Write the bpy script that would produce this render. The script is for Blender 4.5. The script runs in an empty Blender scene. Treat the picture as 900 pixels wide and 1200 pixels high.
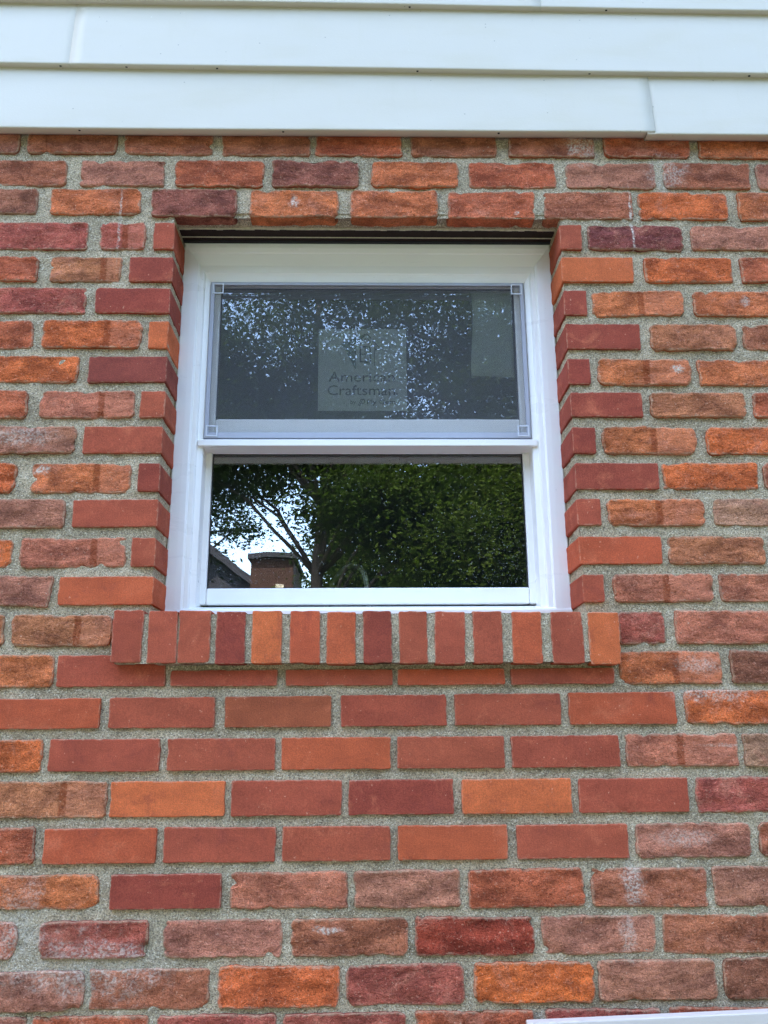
import bpy, math, random
import numpy as np
from mathutils import Matrix, Vector

# ---------------------------------------------------------------- camera, sky, sun, exposure
scene = bpy.context.scene
COL = scene.collection
YAW, PITCH, ROLL = -0.020662, 0.256136, 0.0070305
CAM = Vector((0.0, -1.64117, 1.64913))
rot = Matrix.Rotation(YAW, 3, 'Z') @ Matrix.Rotation(PITCH, 3, 'X') @ Matrix.Rotation(ROLL, 3, 'Y')
right, fwd, up = rot.col[0], rot.col[1], rot.col[2]
m3 = Matrix((right, up, -fwd)).transposed()
cam_data = bpy.data.cameras.new('camera')
cam_data.sensor_fit = 'VERTICAL'
cam_data.sensor_height = 36.0
cam_data.lens = 1017.626 / 1200.0 * 36.0
cam_data.clip_start, cam_data.clip_end = 0.02, 2000.0
cam = bpy.data.objects.new('camera', cam_data)
COL.objects.link(cam)
cam.matrix_world = Matrix.Translation(CAM) @ m3.to_4x4()
scene.camera = cam

SUN_EL, SUN_AZ = math.radians(56), math.radians(-58)       # azimuth from +Y (behind the house) towards +X
world = bpy.data.worlds.new('World')
scene.world = world
world.use_nodes = True
wt = world.node_tree
bg = wt.nodes['Background']
sky = wt.nodes.new('ShaderNodeTexSky')
sky.sky_type = 'NISHITA'
sky.sun_disc = False
sky.sun_elevation = SUN_EL
sky.sun_rotation = SUN_AZ
sky.air_density = 1.0
sky.dust_density = 1.6
sky.ozone_density = 1.0
wt.links.new(sky.outputs[0], bg.inputs[0])
bg.inputs[1].default_value = 0.15

sun_data = bpy.data.lights.new('sun', 'SUN')
sun_data.energy = 2.2
sun_data.angle = math.radians(0.53)
sun_data.color = (1.0, 0.95, 0.87)
sun = bpy.data.objects.new('sun', sun_data)
COL.objects.link(sun)
sdir = Vector((math.sin(SUN_AZ) * math.cos(SUN_EL), math.cos(SUN_AZ) * math.cos(SUN_EL), math.sin(SUN_EL)))
sun.location = sdir * 30
sun.rotation_euler = sdir.to_track_quat('Z', 'Y').to_euler()

vs = scene.view_settings
vs.view_transform = 'Standard'
vs.look = 'None'
vs.gamma = 1.0
vs.use_curve_mapping = False
vs.exposure = 3.56
scene.cycles.max_bounces = 10
scene.cycles.transparent_max_bounces = 24
scene.cycles.use_denoising = True
scene.cycles.denoising_prefilter = 'NONE'
scene.cycles.caustics_reflective = False
scene.cycles.caustics_refractive = False

# ---------------------------------------------------------------- measured layout of the wall (metres)
COURSES = {
 1: ((-0.64,2.9518,2.8889),(0.61,2.9511,2.8874),[(-0.945,-0.755,'o','b',0), (-0.737,-0.546,'o','t',0), (-0.526,-0.336,'o','t',0), (-0.314,-0.125,'o','t',0), (-0.110,0.077,'o','t2',0), (0.100,0.286,'o','t',0), (0.316,0.504,'o','t',0), (0.527,0.714,'o','t2',0), (0.739,0.940,'o','o',0)]),
 2: ((-0.72,2.8701,2.8086),(0.75,2.8711,2.8097),[(-0.835,-0.650,'o','t',0), (-0.616,-0.438,'o','b',0), (-0.414,-0.222,'o','t2',0), (-0.204,-0.015,'o','p',0), (0.013,0.199,'o','o',0), (0.227,0.415,'o','t2',0), (0.438,0.633,'o','b',0), (0.652,0.843,'o','t',0), (0.860,1.053,'o','b',0)]),
 3: ((-0.58,2.7979,2.7385),(0.69,2.7965,2.7322),[(-0.890,-0.704,'o','d',0), (-0.675,-0.485,'o','o',0), (-0.461,-0.277,'o','p',0), (-0.249,-0.062,'o','o',0), (-0.033,0.153,'o','o',0), (0.178,0.365,'o','t2',0), (0.387,0.577,'o','t',0), (0.593,0.785,'o','O',0), (0.810,1.004,'o','o',0)]),
 4: ((-0.67,2.7174,2.6543),(0.61,2.7151,2.6584),[(-0.791,-0.592,'o','p2',0), (-0.562,-0.468,'o','p2',0.55), (-0.450,-0.410,'j','r',0), (0.417,0.461,'j','r',0), (0.476,0.679,'o','P',0), (0.699,0.892,'o','b',0)]),
 5: ((-0.59,2.6345,2.5788),(0.67,2.6383,2.5817),[(-0.871,-0.689,'o','t2',0), (-0.660,-0.514,'o','y',0.75), (-0.496,-0.409,'j','R',0), (0.417,0.566,'j','T',0), (0.592,0.779,'o','O',0), (0.800,0.993,'o','t2',0)]),
 6: ((-0.65,2.5627,2.5061),(0.58,2.5593,2.5040),[(-0.775,-0.581,'o','p2',0), (-0.561,-0.405,'j','R',0), (0.416,0.462,'j','R',0), (0.477,0.667,'o','o',0.53), (0.689,0.878,'o','o',0)]),
 7: ((-0.65,2.4868,2.4267),(0.59,2.4825,2.4270),[(-0.862,-0.685,'o','t2',0), (-0.663,-0.465,'o','O',0.66), (-0.447,-0.404,'j','T',0), (0.417,0.568,'j','R',0), (0.591,0.769,'o','y',0), (0.789,0.971,'o','t',0)]),
 8: ((-0.66,2.4087,2.3527),(0.57,2.4035,2.3486),[(-0.767,-0.586,'o','O',0), (-0.564,-0.405,'j','RR',0), (0.416,0.459,'j','R',0), (0.477,0.666,'o','o',0.52), (0.685,0.871,'o','o',0)]),
 9: ((-0.57,2.3324,2.2757),(0.51,2.3299,2.2780),[(-0.860,-0.681,'o','t2',0), (-0.653,-0.466,'o','k',0.64), (-0.454,-0.407,'j','r',0), (0.416,0.561,'j','R',0), (0.580,0.770,'o','y',0), (0.790,0.976,'o','t2',0)]),
 10: ((-0.64,2.2567,2.2013),(0.57,2.2542,2.1999),[(-0.759,-0.578,'o','b',0), (-0.561,-0.404,'j','r',0), (0.413,0.460,'j','R',0), (0.475,0.663,'o','o',0.54), (0.686,0.861,'o','O',0)]),
 11: ((-0.57,2.1792,2.1215),(0.49,2.1790,2.1253),[(-0.858,-0.688,'o','O',0), (-0.658,-0.465,'o','o',0.66), (-0.449,-0.406,'j','R',0), (0.414,0.581,'j','R',0), (0.591,0.780,'o','O',0), (0.796,0.972,'o','t',0)]),
 12: ((-0.63,2.1048,2.0506),(0.56,2.1042,2.0522),[(-0.759,-0.587,'o','b',0), (-0.570,-0.406,'j','r',0), (0.412,0.460,'j','r',0), (0.474,0.666,'o','o',0.53), (0.686,0.876,'o','g',0)]),
 13: ((-0.56,2.0275,1.9723),(0.50,2.0283,1.9746),[(-0.847,-0.680,'o','O',0), (-0.664,-0.464,'o','k',0.7), (-0.452,-0.406,'j','r',0), (0.411,0.573,'j','s',0), (0.588,0.776,'o','y',0), (0.790,0.967,'o','t',0)]),
 14: ((-0.62,1.9527,1.8988),(0.56,1.9538,1.9016),[(-0.774,-0.600,'o','b',0), (-0.584,-0.408,'j','s',0), (0.411,0.455,'j','r',0), (0.476,0.667,'o','k',0.52), (0.682,0.864,'o','k',0)]),
 15: ((-0.57,1.8793,1.8226),(0.67,1.8823,1.8215),[(-0.876,-0.681,'o','y',0), (-0.664,-0.480,'o','y',0.66), (0.480,0.565,'o','p2',0), (0.588,0.772,'o','k',0)]),
 16: ((-0.63,1.8040,1.7472),(0.57,1.8051,1.7466),[(-0.780,-0.583,'o','o',0), (-0.574,-0.375,'n','r',0), (-0.363,-0.167,'n','r',0), (-0.151,0.048,'n','r',0), (0.057,0.257,'n','s',0), (0.270,0.462,'n','r',0), (0.476,0.666,'o','o',0.55), (0.686,0.860,'o','d',0)]),
 17: ((-0.38,1.7264,1.6723),(0.48,1.7307,1.6736),[(-0.693,-0.490,'n','s',0), (-0.473,-0.281,'n','r',0), (-0.261,-0.067,'n','q',0), (-0.047,0.146,'n','r',0), (0.162,0.358,'n','r',0), (0.375,0.573,'n','s',0), (0.592,0.794,'o','O',0)]),
 18: ((-0.48,1.6526,1.5968),(0.36,1.6537,1.5981),[(-0.792,-0.589,'o','O',0), (-0.576,-0.377,'n','r',0), (-0.362,-0.167,'n','r',0), (-0.155,0.042,'n','s',0), (0.056,0.251,'n','r',0), (0.265,0.462,'n','r',0), (0.476,0.682,'o','k',0.48), (0.696,0.895,'o','g',0)]),
 19: ((-0.35,1.5782,1.5186),(0.49,1.5777,1.5190),[(-0.670,-0.468,'o','y',0.62), (-0.460,-0.256,'n','T',0), (-0.244,-0.046,'n','r',0), (-0.033,0.156,'n','R',0), (0.172,0.370,'n','T',0), (0.384,0.582,'n','r',0), (0.600,0.790,'o','p2',0)]),
 20: ((-0.48,1.4996,1.4416),(0.37,1.4989,1.4424),[(-0.795,-0.588,'o','t2',0), (-0.571,-0.374,'n','s',0), (-0.360,-0.163,'n','r',0), (-0.151,0.041,'n','r',0), (0.055,0.250,'n','s',0), (0.268,0.467,'n','r',0), (0.482,0.687,'o','b',0), (0.706,0.904,'o','t',0)]),
 21: ((-0.35,1.4223,1.3670),(0.50,1.4248,1.3620),[(-0.675,-0.471,'o','o',0), (-0.449,-0.256,'n','R',0), (-0.239,-0.036,'o','k',0), (-0.021,0.163,'o','b',0), (0.179,0.381,'o','t2',0), (0.397,0.601,'o','t',0), (0.615,0.800,'o','b',0)]),
 22: ((-0.47,1.3465,1.2900),(0.40,1.3470,1.2878),[(-0.790,-0.605,'o','k',0), (-0.565,-0.379,'o','p2',0), (-0.352,-0.150,'o','b',0), (-0.131,0.069,'o','t',0), (0.084,0.289,'o','m',0), (0.306,0.501,'o','b',0), (0.517,0.715,'o','t',0)]),
 23: ((-0.37,1.2697,1.2100),(0.50,1.2753,1.2135),[(-0.680,-0.484,'o','b',0), (-0.472,-0.271,'o','t',0), (-0.254,-0.050,'o','O',0), (-0.035,0.166,'o','p2',0), (0.185,0.388,'o','OO',0), (0.399,0.602,'o','b',0), (0.617,0.818,'o','d',0)]),
 24: ((-0.46,1.1982,1.1394),(0.39,1.1990,1.1388),[(-0.770,-0.575,'o','b',0), (-0.563,-0.371,'o','t2',0), (-0.356,-0.156,'o','p2',0), (-0.139,0.062,'o','p2',0), (0.083,0.282,'o','t2',0), (0.303,0.499,'o','p2',0), (0.517,0.711,'o','t2',0)]),
}
SILL = [(-0.4693,-0.4145,'r'), (-0.4036,-0.3511,'r'), (-0.3471,-0.2898,'r'), (-0.2796,-0.2254,'R'), (-0.2128,-0.1577,'T'), (-0.1420,-0.0875,'s'), (-0.0741,-0.0212,'s'), (-0.0062,0.0460,'R'), (0.0603,0.1118,'r'), (0.1268,0.1824,'r'), (0.1982,0.2523,'r'), (0.2706,0.3255,'s'), (0.3446,0.4029,'r'), (0.4148,0.4708,'T')]
JAMB_L, JAMB_R = -0.4065, 0.4145
HEAD_Z, SILL_T, SILL_B = 2.7345, 1.8805, 1.7850

# ---------------------------------------------------------------- numpy noise
def _hash(ix, iy, iz, s):
    h = (ix.astype(np.int64) * 374761393 + iy.astype(np.int64) * 668265263 + iz.astype(np.int64) * 2147483647 + s * 1274126177) & 0xffffffff
    h = ((h ^ (h >> 13)) * 1274126177) & 0xffffffff
    return ((h ^ (h >> 16)) & 0xffff) / 65535.0 * 2 - 1

def vnoise(x, y, z=0.0, s=0):
    x = np.asarray(x, float); y = np.asarray(y, float); z = np.asarray(z, float) + 0 * x
    fx, fy, fz = np.floor(x), np.floor(y), np.floor(z)
    u, v, w = x - fx, y - fy, z - fz
    u = u * u * (3 - 2 * u); v = v * v * (3 - 2 * v); w = w * w * (3 - 2 * w)
    r = 0
    for a in (0, 1):
        for b in (0, 1):
            for c in (0, 1):
                r = r + (u if a else 1 - u) * (v if b else 1 - v) * (w if c else 1 - w) * _hash(fx + a, fy + b, fz + c, s)
    return r

def fbm(x, y, z=0.0, s=0, o=4):
    r, a = 0, 1.0
    for i in range(o):
        r = r + a * vnoise(x * 2 ** i, y * 2 ** i, np.asarray(z) * 2 ** i, s + i * 17); a *= 0.5
    return r

# ---------------------------------------------------------------- object helpers
def link_mesh(name, me, parent=None, mat=None, loc=(0, 0, 0)):
    if mat: me.materials.append(mat)
    o = bpy.data.objects.new(name, me)
    COL.objects.link(o)
    o.location = loc
    if parent: o.parent = parent
    return o

def mesh_np(name, V, F, smooth=False):
    me = bpy.data.meshes.new(name)
    V = np.asarray(V, np.float32); F = np.asarray(F, np.int32)
    k = F.shape[1]
    me.vertices.add(len(V)); me.vertices.foreach_set('co', V.ravel())
    me.loops.add(F.size); me.loops.foreach_set('vertex_index', F.ravel())
    me.polygons.add(len(F)); me.polygons.foreach_set('loop_start', np.arange(0, F.size, k, dtype=np.int32))
    if smooth: me.polygons.foreach_set('use_smooth', np.ones(len(F), bool))
    me.update(calc_edges=True); me.validate()
    return me

def tag(o, label=None, cat=None, group=None, kind=None):
    for k, v in (('label', label), ('category', cat), ('group', group), ('kind', kind)):
        if v: o[k] = v
    return o

def thing(name, label, cat, loc=(0, 0, 0), group=None):
    o = bpy.data.objects.new(name, None)
    o.empty_display_size = 0.1
    COL.objects.link(o); o.location = loc
    return tag(o, label, cat, group, 'thing' if cat in ('wall', 'window') else None)

class MB:
    """collects boxes, prisms and tubes, then builds one mesh object"""
    def __init__(s): s.v = []; s.f = []
    def add(s, V, F):
        n = len(s.v); s.v += [tuple(p) for p in V]; s.f += [tuple(i + n for i in q) for q in F]; return s
    def box(s, x0, x1, y0, y1, z0, z1):
        V = [(x, y, z) for x in (x0, x1) for y in (y0, y1) for z in (z0, z1)]
        return s.add(V, [(0, 1, 3, 2), (4, 6, 7, 5), (0, 4, 5, 1), (2, 3, 7, 6), (0, 2, 6, 4), (1, 5, 7, 3)])
    def poly(s, pts, y0, y1):                     # polygon in XZ extruded along Y
        n = len(pts)
        V = [(x, y0, z) for x, z in pts] + [(x, y1, z) for x, z in pts]
        return s.add(V, [tuple(range(n)), tuple(range(2 * n - 1, n - 1, -1))] + [(i, i + n, (i + 1) % n + n, (i + 1) % n) for i in range(n)])
    def tube(s, pts, rad, seg=10):
        pts = [Vector(p) for p in pts]; n = len(pts); V = []; F = []
        ref = Vector((0, 0, 1))
        for i, p in enumerate(pts):
            t = (pts[min(i + 1, n - 1)] - pts[max(i - 1, 0)]).normalized()
            a = t.cross(ref)
            if a.length < 1e-3: a = t.cross(Vector((1, 0, 0)))
            a.normalize(); b = t.cross(a)
            r = rad[i] if isinstance(rad, (list, tuple)) else rad
            for k in range(seg):
                q = 2 * math.pi * k / seg
                V.append(p + a * math.cos(q) * r + b * math.sin(q) * r)
        for i in range(n - 1):
            for k in range(seg):
                k2 = (k + 1) % seg
                F.append((i * seg + k, i * seg + k2, (i + 1) * seg + k2, (i + 1) * seg + k))
        F += [tuple(range(seg))[::-1], tuple(range((n - 1) * seg, n * seg))]
        return s.add(V, F)
    def build(s, name, mat, parent=None, bevel=0, smooth=False, loc=(0, 0, 0)):
        me = bpy.data.meshes.new(name); me.from_pydata([tuple(Vector(p) - Vector(loc)) for p in s.v], [], s.f)
        me.validate(); me.update()
        if smooth:
            for p in me.polygons: p.use_smooth = True
        o = link_mesh(name, me, parent, mat, loc)
        if bevel:
            b = o.modifiers.new('bevel', 'BEVEL'); b.width = bevel; b.segments = 2; b.limit_method = 'ANGLE'
            b.harden_normals = False
        return o

# ---------------------------------------------------------------- material helpers
class NT:
    def __init__(s, name):
        s.m = bpy.data.materials.new(name); s.m.use_nodes = True
        s.t = s.m.node_tree; s.bsdf = s.t.nodes['Principled BSDF']; s.out = s.t.nodes['Material Output']
    def n(s, typ, ins=None, **kw):
        nd = s.t.nodes.new('ShaderNode' + typ)
        for k, v in kw.items(): setattr(nd, k, v)
        for k, v in (ins or {}).items(): s.set(nd.inputs[k], v)
        return nd
    def set(s, sock, v):
        if hasattr(v, 'is_output'): s.t.links.new(v, sock)
        else: sock.default_value = v
    def math(s, op, a, b=0.0, clamp=False):
        nd = s.n('Math', {0: a, 1: b}, operation=op, use_clamp=clamp); return nd.outputs[0]
    def ramp(s, v, a, b, lo=0.0, hi=1.0):
        nd = s.n('MapRange', {0: v, 1: a, 2: b, 3: lo, 4: hi}, interpolation_type='SMOOTHSTEP'); return nd.outputs[0]
    def mix(s, f, a, b, mode='MIX'):
        nd = s.n('Mix', data_type='RGBA', blend_type=mode)
        s.set(nd.inputs[0], f); s.set(nd.inputs[6], a); s.set(nd.inputs[7], b); return nd.outputs[2]
    def noise(s, vec, scale, detail=3.0, rough=0.55, dist=0.0, out=0):
        nd = s.n('TexNoise', {'Vector': vec, 'Scale': scale, 'Detail': detail, 'Roughness': rough, 'Distortion': dist}); return nd.outputs[out]
    def scale(s, vec, xyz):
        nd = s.n('VectorMath', {0: vec, 1: xyz}, operation='MULTIPLY'); return nd.outputs[0]
    def addv(s, a, b):
        nd = s.n('VectorMath', {0: a, 1: b}, operation='ADD'); return nd.outputs[0]
    def bump(s, h, dist, strength=1.0, normal=None):
        nd = s.n('Bump', {'Height': h, 'Distance': dist, 'Strength': strength})
        if normal: s.set(nd.inputs['Normal'], normal)
        return nd.outputs[0]
    def fin(s, col=None, rough=None, normal=None, spec=None, metal=None):
        b = s.bsdf
        if col is not None: s.set(b.inputs['Base Color'], col)
        if rough is not None: s.set(b.inputs['Roughness'], rough)
        if normal is not None: s.set(b.inputs['Normal'], normal)
        if spec is not None: s.set(b.inputs['Specular IOR Level'], spec)
        if metal is not None: s.set(b.inputs['Metallic'], metal)
        return s.m

def lin(c):
    return [x / 12.92 if x <= 0.04045 else ((x + 0.055) / 1.055) ** 2.4 for x in [v / 255 for v in c]]
WHITE = lin((208, 219, 238))
def alb(rgb, k=0.8):
    return tuple(min(0.9, l / w * k) for l, w in zip(lin(rgb), WHITE)) + (1.0,)

# white efflorescence, mortar splashes and runs that stay on the wall: x, z, rx, rz, strength
STAINS = [(0.475, 2.925, .05, .06, .55), (0.66, 2.845, .05, .045, .45), (0.572, 2.725, .0035, .10, .8), (-0.525, 2.715, .0035, .10, .6),
          (-0.47, 1.275, .15, .055, .5), (-0.60, 1.33, .05, .09, .45), (0.47, 1.40, .022, .05, .55), (0.455, 1.315, .016, .045, .4),
          (0.565, 1.475, .06, .018, .35), (-0.640, 2.165, .020, .012, .9), (0.640, 2.383, .017, .009, .9), (-0.155, 2.768, .012, .017, .7),
          (0.325, 2.745, .0055, .006, .9), (0.80, 2.535, .014, .014, .6), (-0.69, 2.235, .09, .022, .4), (0.64, 1.73, .09, .018, .5),
          (-0.07, 1.33, .03, .007, .7), (0.655, 1.635, .05, .004, .35), (0.62, 1.78, .05, .02, .4)]
def stain_group():
    g = bpy.data.node_groups.new('wall_stains', 'ShaderNodeTree')
    g.interface.new_socket('Mask', in_out='OUTPUT', socket_type='NodeSocketFloat')
    out = g.nodes.new('NodeGroupOutput'); geo = g.nodes.new('ShaderNodeNewGeometry')
    def nd(t, **kw):
        x = g.nodes.new('ShaderNode' + t)
        for k, v in kw.items(): setattr(x, k, v)
        return x
    nz = nd('TexNoise'); nz.inputs['Scale'].default_value = 45; nz.inputs['Detail'].default_value = 5
    g.links.new(geo.outputs['Position'], nz.inputs['Vector'])
    sb = nd('VectorMath', operation='SUBTRACT'); sb.inputs[1].default_value = (.5, .5, .5); g.links.new(nz.outputs['Color'], sb.inputs[0])
    last = None
    for (x, z, rx, rz, st) in STAINS:
        w = nd('VectorMath', operation='SCALE'); w.inputs['Scale'].default_value = min(rx, rz) * 2.2; g.links.new(sb.outputs[0], w.inputs[0])
        a = nd('VectorMath', operation='ADD'); g.links.new(geo.outputs['Position'], a.inputs[0]); g.links.new(w.outputs[0], a.inputs[1])
        d = nd('VectorMath', operation='SUBTRACT'); d.inputs[1].default_value = (x, 0, z); g.links.new(a.outputs[0], d.inputs[0])
        s = nd('VectorMath', operation='MULTIPLY'); s.inputs[1].default_value = (1 / rx, 0, 1 / rz); g.links.new(d.outputs[0], s.inputs[0])
        l = nd('VectorMath', operation='LENGTH'); g.links.new(s.outputs[0], l.inputs[0])
        r = nd('MapRange', interpolation_type='SMOOTHSTEP')
        for i, v in ((1, 1.15), (2, .35), (3, 0), (4, st)): r.inputs[i].default_value = v
        g.links.new(l.outputs['Value'], r.inputs[0])
        if last is None: last = r.outputs[0]
        else:
            mx = nd('Math', operation='MAXIMUM'); g.links.new(last, mx.inputs[0]); g.links.new(r.outputs[0], mx.inputs[1]); last = mx.outputs[0]
    n2 = nd('TexNoise'); n2.inputs['Scale'].default_value = 230; n2.inputs['Detail'].default_value = 4
    g.links.new(geo.outputs['Position'], n2.inputs['Vector'])
    rm = nd('MapRange'); g.links.new(n2.outputs[0], rm.inputs[0])
    for i, v in ((1, .42), (2, .60), (3, .15), (4, 1.0)): rm.inputs[i].default_value = v
    mu = nd('Math', operation='MULTIPLY'); g.links.new(last, mu.inputs[0]); g.links.new(rm.outputs[0], mu.inputs[1])
    g.links.new(mu.outputs[0], out.inputs[0])
    return g
STAIN = stain_group()
def stain(t):
    nd = t.t.nodes.new('ShaderNodeGroup'); nd.node_tree = STAIN; return nd.outputs[0]

def mat_brick(old):
    t = NT('old_brick' if old else 'new_brick')
    oi = t.n('ObjectInfo'); tc = t.n('TexCoord')
    off = t.n('CombineXYZ', {0: t.math('MULTIPLY', oi.outputs['Random'], 37.0), 1: t.math('MULTIPLY', oi.outputs['Random'], 91.0), 2: t.math('MULTIPLY', oi.outputs['Random'], 53.0)})
    P = t.addv(tc.outputs['Object'], off.outputs[0])
    PS = t.scale(P, (0.65, 1, 1.2))
    tint = oi.outputs['Color']
    ed = t.n('Attribute', attribute_name='edge').outputs['Fac']
    n1 = t.noise(PS, 22, 6, .62, .4)
    n2 = t.noise(P, 90, 5, .65)
    n3 = t.noise(P, 480, 3, .7)
    if old:
        c = t.mix(t.ramp(n1, .32, .68), t.mix(1.0, tint, (.60, .55, .55, 1), 'MULTIPLY'), t.mix(1.0, tint, (1.34, 1.30, 1.26, 1), 'MULTIPLY'))
        # faded pinkish bloom
        n4 = t.noise(t.addv(P, (3.1, 7.7, 1.3)), 16, 7, .7, .8)
        c = t.mix(t.math('MULTIPLY', t.ramp(n4, .50, .72), .55), c, alb((190, 128, 108)))
        # dark burnt patches
        n5 = t.noise(t.addv(PS, (9.1, 2.7, 5.3)), 26, 6, .7, 1.0)
        c = t.mix(t.math('MULTIPLY', t.ramp(n5, .60, .74), .62), c, alb((92, 52, 48)))
        # grain
        c = t.mix(1.0, c, t.mix(n2, (.58, .57, .56, 1), (1.38, 1.38, 1.38, 1)), 'MULTIPLY')
        c = t.mix(1.0, c, t.mix(t.ramp(n3, .3, .7), (.66, .66, .66, 1), (1.32, 1.32, 1.32, 1)), 'MULTIPLY')
        # brown trim line left on the brick, and the paler part beyond it
        lx = t.n('SeparateXYZ', {0: tc.outputs['Object']}).outputs[0]
        sx = t.math('SUBTRACT', oi.outputs['Alpha'], 0.5)
        d = t.math('ADD', t.math('SUBTRACT', lx, sx), t.math('MULTIPLY', t.math('SUBTRACT', t.noise(P, 30, 3), .5), .008))
        on = t.math('LESS_THAN', oi.outputs['Alpha'], 0.95)
        st = t.math('MULTIPLY', t.ramp(t.math('ABSOLUTE', d), .0085, .0045), on)
        c = t.mix(t.math('MULTIPLY', t.math('MULTIPLY', t.ramp(d, .002, .009), on), .28), c, alb((196, 128, 104)))
        c = t.mix(t.math('MULTIPLY', st, t.ramp(n2, .25, .6, .35, .75)), c, alb((128, 62, 34)))
        # cement dust along the arrises
        em = t.math('MULTIPLY', t.ramp(t.math('ADD', ed, t.math('MULTIPLY', t.math('SUBTRACT', n2, .5), 1.2)), .35, -.05), .6)
        c = t.mix(em, c, alb((176, 150, 130)))
        fl = t.math('MULTIPLY', t.ramp(t.noise(P, 210, 2, .5), .70, .78), .55)
        c = t.mix(fl, c, alb((205, 188, 172)))
        c = t.mix(stain(t), c, alb((206, 205, 200)))
        pk = t.noise(t.addv(P, (5, 1, 8)), 240, 4, .6, .6)
        c = t.mix(t.math('MULTIPLY', t.ramp(pk, .58, .68), .55), c, t.mix(1.0, c, (.38, .34, .33, 1), 'MULTIPLY'))  # pit shade put into the colour, where the bump sinks too
        c = t.mix(t.math('MULTIPLY', t.ramp(pk, .40, .31), .40), c, alb((208, 166, 146)))
        folds = t.noise(t.scale(P, (.6, 1, 1.3)), 60, 6, .68, 1.0)
        pits = t.n('TexVoronoi', {'Vector': t.addv(P, t.scale(t.noise(P, 120, 2, out=1), (.01, .01, .01))), 'Scale': 130.0, 'Randomness': 1.0}).outputs[0]
        h = t.math('ADD', t.math('ADD', t.math('MULTIPLY', folds, 1.4), t.math('MULTIPLY', n2, .9)), t.math('ADD', t.math('MULTIPLY', n3, .45), t.math('ADD', t.math('MULTIPLY', t.ramp(pits, .0, .35), .25), t.math('MULTIPLY', t.ramp(pk, .70, .55), .35))))
        return t.fin(c, .92, t.bump(h, .0042, 1.0), .18)
    c = t.mix(t.ramp(n1, .3, .7), t.mix(1.0, tint, (.86, .84, .84, 1), 'MULTIPLY'), t.mix(1.0, tint, (1.13, 1.12, 1.10, 1), 'MULTIPLY'))
    n4 = t.noise(t.addv(P, (3.1, 7.7, 1.3)), 14, 6, .7, .5)
    c = t.mix(t.math('MULTIPLY', t.ramp(n4, .54, .70), .45), c, alb((186, 108, 82)))
    c = t.mix(t.math('MULTIPLY', t.ramp(n4, .45, .30), .42), c, alb((112, 54, 50)))
    drag = t.noise(t.scale(P, (6.0, 1, .6)), 60, 4, .6)
    c = t.mix(1.0, c, t.mix(drag, (.88, .88, .88, 1), (1.1, 1.1, 1.1, 1)), 'MULTIPLY')
    c = t.mix(1.0, c, t.mix(t.ramp(n3, .3, .7), (.76, .76, .76, 1), (1.2, 1.2, 1.2, 1)), 'MULTIPLY')
    fl = t.math('MULTIPLY', t.ramp(t.noise(P, 150, 4, .6), .66, .74), .55)
    c = t.mix(fl, c, alb((208, 160, 140)))
    em = t.math('MULTIPLY', t.ramp(t.math('ADD', ed, t.math('MULTIPLY', t.math('SUBTRACT', n2, .5), 1.0)), .18, -.08), .45)
    c = t.mix(em, c, alb((176, 146, 128)))
    c = t.mix(stain(t), c, alb((206, 205, 200)))
    h = t.math('ADD', t.math('ADD', t.math('MULTIPLY', drag, .35), t.math('MULTIPLY', n2, .5)), t.math('MULTIPLY', n3, .4))
    return t.fin(c, .85, t.bump(h, .0020, .9), .2)

def mat_mortar():
    t = NT('mortar')
    P = t.n('NewGeometry').outputs['Position']
    v = t.n('TexVoronoi', {'Vector': P, 'Scale': 520.0}, feature='F1')
    g = t.n('SeparateXYZ', {0: v.outputs['Color']}).outputs[0]
    n1 = t.noise(P, 9, 5, .6); n2 = t.noise(P, 70, 5, .65); n3 = t.noise(P, 320, 4, .7)
    c = t.mix(t.ramp(n1, .35, .65), alb((160, 152, 134)), alb((186, 176, 156)))
    c = t.mix(t.math('MULTIPLY', t.ramp(n2, .55, .75), .5), c, alb((118, 116, 104)))
    c = t.mix(1.0, c, t.mix(t.ramp(n3, .28, .72), (.55, .55, .55, 1), (1.38, 1.38, 1.38, 1)), 'MULTIPLY')
    c = t.mix(t.math('MULTIPLY', t.ramp(g, .86, .93), .6), c, alb((222, 218, 205)))
    c = t.mix(t.math('MULTIPLY', t.ramp(g, .16, .09), .6), c, alb((86, 82, 76)))
    c = t.mix(t.math('MULTIPLY', stain(t), .8), c, alb((196, 198, 196)))
    h = t.math('ADD', t.math('MULTIPLY', n3, 1.2), t.math('ADD', t.math('MULTIPLY', n2, 1.3), t.math('MULTIPLY', v.outputs['Distance'], -.5)))
    return t.fin(c, .97, t.bump(h, .0035, 1.0), .1)

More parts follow.
